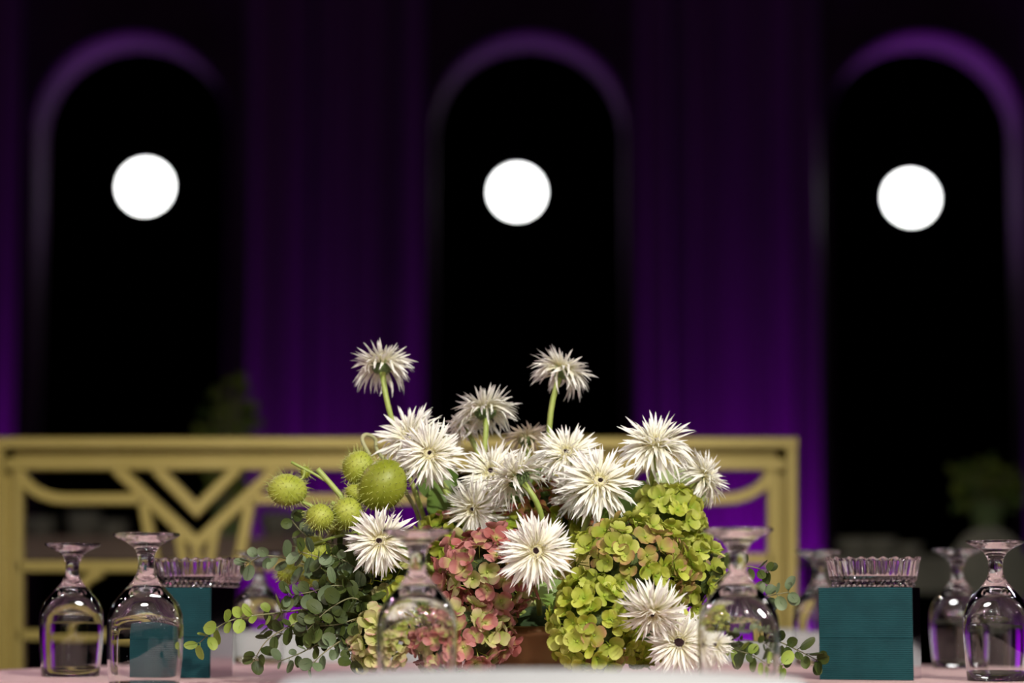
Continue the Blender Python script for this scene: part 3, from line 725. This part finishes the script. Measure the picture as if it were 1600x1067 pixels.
ES = [
 ([(600, 950, 2.88), (520, 948, 2.82), (430, 958, 2.78), (372, 966, 2.76), (340, 980, 2.75), (312, 1004, 2.75)], 'young lime eucalyptus sprig reaching farthest left in front of the teal box', 'euc_lime', .020, .0165),
 ([(600, 930, 2.90), (540, 905, 2.86), (470, 880, 2.84), (420, 868, 2.83), (385, 880, 2.83)], 'grey-green eucalyptus sprig reaching left over the back goblet', 'euc_grey', .021, .012),
 ([(605, 920, 2.90), (560, 880, 2.86), (520, 850, 2.86), (480, 838, 2.87), (455, 812, 2.88)], 'thin eucalyptus sprig rising left below the balloon pods', ['euc', 'euc_grey'], .017, .016),
 ([(600, 930, 2.90), (550, 895, 2.82), (510, 875, 2.80), (470, 862, 2.80)], 'dark eucalyptus sprig with large leaves under the small pods', ['euc', 'euc_grey'], .022, .012),
 ([(600, 950, 2.88), (530, 950, 2.80), (470, 970, 2.77), (420, 998, 2.76), (398, 1030, 2.76)], 'dark eucalyptus sprig drooping down to the left', 'euc', .019, .011),
 ([(605, 960, 2.86), (560, 985, 2.78), (510, 1000, 2.76), (470, 1020, 2.75), (440, 1032, 2.75)], 'eucalyptus sprig lying low over the pink cloth at left', ['euc', 'euc_grey'], .017, .012),
 ([(605, 960, 2.86), (570, 990, 2.78), (535, 1000, 2.76), (500, 1025, 2.74), (485, 1044, 2.74)], 'drooping eucalyptus sprig with pale tip touching the table', 'euc_grey', .018, .012),
 ([(610, 960, 2.86), (575, 985, 2.77), (555, 1005, 2.76), (548, 1030, 2.75)], 'short dark eucalyptus sprig hanging left of the cream hydrangea', 'euc', .019, .010),
 ([(605, 935, 2.88), (560, 920, 2.79), (520, 915, 2.77), (485, 925, 2.77), (450, 930, 2.77)], 'pale eucalyptus sprig pointing left at mid height', ['euc_grey', 'euc'], .020, .011),
 ([(605, 935, 2.88), (570, 900, 2.80), (545, 880, 2.79), (520, 868, 2.79)], 'grey eucalyptus sprig just left of the low gerbera', ['euc_grey', 'euc'], .019, .010),
 ([(610, 950, 2.88), (570, 940, 2.78), (545, 935, 2.76), (510, 955, 2.75), (480, 985, 2.75)], 'dark eucalyptus sprig in the thick of the left foliage', 'euc', .020, .009),
 ([(610, 950, 2.88), (580, 960, 2.78), (560, 965, 2.76), (530, 975, 2.75), (500, 978, 2.75)], 'dark eucalyptus sprig below the middle of the left foliage', 'euc', .020, .009),
 ([(610, 930, 2.90), (575, 915, 2.84), (550, 930, 2.82), (520, 935, 2.82), (470, 950, 2.82)], 'dark eucalyptus sprig at the back of the left foliage', 'euc', .021, .009),
 ([(610, 930, 2.90), (585, 900, 2.83), (572, 890, 2.82), (560, 900, 2.80), (545, 915, 2.79)], 'dense eucalyptus sprig beside the yellow-green hydrangea', 'euc', .020, .008),
 ([(605, 945, 2.88), (540, 955, 2.85), (480, 985, 2.84), (440, 990, 2.84), (415, 975, 2.84)], 'eucalyptus sprig at the back reaching low left', 'euc', .019, .010),
]
ES += [
 ([(610, 900, 2.90), (575, 880, 2.84), (545, 865, 2.82), (520, 885, 2.81), (505, 905, 2.81)], 'eucalyptus sprig curling over the deep green pods', ['euc', 'euc_grey'], .019, .009),
 ([(610, 960, 2.90), (590, 975, 2.83), (570, 960, 2.81), (540, 945, 2.80), (505, 940, 2.80)], 'shadowed eucalyptus sprig in the heart of the left foliage', 'euc', .020, .008),
 ([(610, 940, 2.92), (590, 930, 2.88), (560, 960, 2.86), (530, 960, 2.86), (490, 1000, 2.85)], 'shadowed eucalyptus sprig behind the left foliage', 'euc', .021, .008),
 ([(612, 900, 2.92), (600, 890, 2.88), (580, 905, 2.86), (560, 930, 2.84), (540, 985, 2.83)], 'eucalyptus sprig falling straight down left of the yellow-green hydrangea', 'euc', .021, .008),
]
for e in ES: sprig(*e)
g2 = 'eucalyptus sprigs right of the flowers'
sprig([(1090, 950, 2.86), (1130, 900, 2.84), (1165, 885, 2.84), (1200, 893, 2.84)], 'small eucalyptus sprig at the right behind the goblet stem', 'euc', .017, .011, grp=g2)
sprig([(1090, 930, 2.90), (1110, 885, 2.90), (1128, 868, 2.90)], 'short dark eucalyptus tuft beside the right lime hydrangea', 'euc', .018, .009, grp=g2)
sprig([(1100, 960, 2.86), (1160, 940, 2.84), (1205, 930, 2.83), (1232, 925, 2.83)], 'eucalyptus sprig showing round leaf right of the goblet shoulder', 'euc_grey', .019, .014, grp=g2)
sprig([(1110, 980, 2.86), (1160, 990, 2.83), (1210, 1000, 2.82), (1245, 1015, 2.82), (1278, 1032, 2.82)], 'dark eucalyptus sprig trailing right towards the teal box', ['euc', 'euc'], .021, .014, grp=g2)
sprig([(1100, 990, 2.84), (1140, 1010, 2.80), (1180, 1022, 2.80), (1222, 1040, 2.80)], 'eucalyptus sprig lying low behind the right goblet', ['euc', 'euc_lime'], .020, .012, grp=g2)

# ------------------------------------------------------------------ balloon plant
def pod(parent, c, r, mk, dens=150, ax=(0, 0, 1)):
    """hollow round seed pod with soft bristles"""
    mx = frame(ax, random.uniform(0, 6), c)
    prof = [(0, -1), (.3, -.96), (.62, -.78), (.88, -.42), (1, 0), (.93, .38), (.72, .70), (.42, .90), (.16, .99), (0, 1.02)]
    b = MB(); b.lathe([(x*r[0], z*r[1]) for x, z in prof], 22, None, lambda q, z: 1+.03*math.cos(q*5)+.02*math.cos(q*2+1))
    o = b.build('pod', M[mk], parent, mx=mx)
    s = MB()
    for k in range(dens):
        z = 1-2*(k+.5)/dens; q = k*2.39996; rr = math.sqrt(1-z*z)
        d = Vector((rr*math.cos(q)*r[0], rr*math.sin(q)*r[0], z*r[1])); n_ = d.normalized()+Vector([random.uniform(-.4, .4) for _ in range(3)])
        L = .0065*random.uniform(.6, 1.2); s.tube([d*.99, d*.99+n_*L*.5, d*.99+n_*L+Vector((0, 0, random.uniform(-.3, .3)*L))], [.00038, .00028, .0001], 3, False)
    h = s.build('bristles', M['bristle'], o); h['kind'] = 'stuff'
    return o
def px2(pts, root): return [at(*p)-root for p in pts]
root = at(640, 930, 2.92)
t = thing('balloon_plant', 'balloon plant stem with two high green pods, the left one lemon shaped', 'plant', root, group='balloon plant stems with hairy pods')
b = MB(); b.tube(spline(px2([(640, 930, 2.92), (590, 850, 2.88), (545, 790, 2.86), (520, 760, 2.86), (496, 733, 2.86)], root), 6), .0034, 8)
b.tube(spline(px2([(515, 755, 2.86), (490, 740, 2.86), (455, 722, 2.86)], root), 4), .0017, 7)
b.tube(spline(px2([(476, 733, 2.86), (474, 745, 2.86), (466, 752, 2.86)], root), 4), .0014, 6)
b.tube(spline(px2([(472, 784, 2.86), (490, 792, 2.86), (505, 800, 2.87)], root), 4), .0022, 7)
b.build('stem', M['stem'], t)
pod(t, at(449, 766, 2.86)-root, (m_at(25, 2.86), m_at(31, 2.86)), 'pod', 170, (-1, -.1, .12))
pod(t, at(477, 738, 2.88)-root, (m_at(8, 2.88), m_at(10, 2.88)), 'pod_deep', 40, (0, 0, 1))
root = at(650, 930, 2.94)
t = thing('balloon_plant', 'balloon plant stem with the largest pod, beside the upper left gerberas', 'plant', root, group='balloon plant stems with hairy pods')
b = MB(); b.tube(spline(px2([(650, 930, 2.94), (655, 820, 2.92), (635, 770, 2.90), (620, 740, 2.90), (590, 705, 2.90), (586, 686, 2.90), (572, 679, 2.89), (566, 688, 2.88), (578, 712, 2.88)], root), 6), .0024, 8)
b.build('stem', M['twig'], t)
pod(t, at(560, 731, 2.86)-root, (m_at(25, 2.86), m_at(27, 2.86)), 'pod', 160, (.25, -.2, 1))
pod(t, at(598, 758, 2.84)-root, (m_at(37, 2.84), m_at(42, 2.84)), 'pod_deep', 220, (.5, -.1, .9))
pod(t, at(563, 772, 2.85)-root, (m_at(15, 2.85), m_at(24, 2.85)), 'pod', 90, (-1, 0, .35))
root = at(630, 935, 2.9)
t = thing('balloon_plant', 'balloon plant stem with small bristly pods clustered above the eucalyptus', 'plant', root, group='balloon plant stems with hairy pods')
b = MB(); b.tube(spline(px2([(630, 935, 2.9), (590, 870, 2.86), (550, 820, 2.85), (535, 795, 2.85), (518, 785, 2.85)], root), 6), .0026, 8)
b.tube(spline(px2([(560, 830, 2.85), (520, 840, 2.85), (490, 850, 2.85)], root), 4), .0018, 6)
b.tube(spline(px2([(575, 850, 2.86), (520, 880, 2.87), (470, 900, 2.88)], root), 4), .0018, 6)
b.build('stem', M['stem'], t)
for (px, py, Y, a, c_, mk) in ((500, 808, 2.82, 22, 21, 'pod'), (543, 802, 2.84, 25, 25, 'pod'), (525, 826, 2.87, 10, 12, 'pod'), (492, 862, 2.87, 27, 25, 'pod'),
                               (452, 896, 2.9, 20, 17, 'pod_deep'), (533, 900, 2.88, 30, 32, 'pod_deep'), (488, 895, 2.9, 24, 22, 'pod'), (560, 870, 2.89, 24, 26, 'pod_deep')):
    pod(t, at(px, py, Y)-root, (m_at(a, Y), m_at(c_, Y)), mk, 170, (random.uniform(-.4, .4), -.2, 1))

# ------------------------------------------------------------------ blurred arrangements far behind
def far_flowers(px0, px1, py0, py1, Y, z, lb, mk, dens, tall):
    c = at((px0+px1)/2, py1, Y); t = thing('flower_arrangement', lb, 'flowers', (c.x, Y+.1, z+.001)); top = at(px0, py0, Y).z-z; lo = at(px0, py1, Y).z-z; hw = (px1-px0)/2*Y/F
    v = MB(); v.lathe([(0, 0), (.05, 0), (.045, .02), (.035, lo*.5), (.05, max(.05, lo)), (.044, max(.05, lo)), (.03, lo*.5), (0, .02)], 24); v.build('vase', M['calyx'], t)
    st = MB()
    for k in range(dens):
        x = random.uniform(-1, 1); zz = lo+(top-lo)*random.random()*(1-.25*abs(x)); yy = random.uniform(-.8, .8)*hw*.5
        p = Vector((x*hw*(.55+.45*(zz-lo)/max(.01, top-lo) if tall else 1), yy, zz)); st.tube([(0, 0, .04), (p.x*.4, p.y*.4, lo), p], .002, 4, False)
        s = random.uniform(.025, .045)
        link('leaf' if k % 2 else 'bloom', random.choice(LF[mk] if k % 2 else EL['euc_lime']), t, frame((random.uniform(-1, 1), -1, random.uniform(-1, 1)), random.uniform(0, 6), p) @ Matrix.Diagonal((s, s, s, 1)))
    st.build('stems', M['twig'], t)
far_flowers(1505, 1600, 715, 785, BY, z2, 'dim olive flowers in a tall dark vase at the right edge', 'leaf', 110, False)
far_flowers(300, 398, 575, 790, BY, z1, 'dim tall plant in a vase above the left half of the gold screen', 'leaf', 120, True)
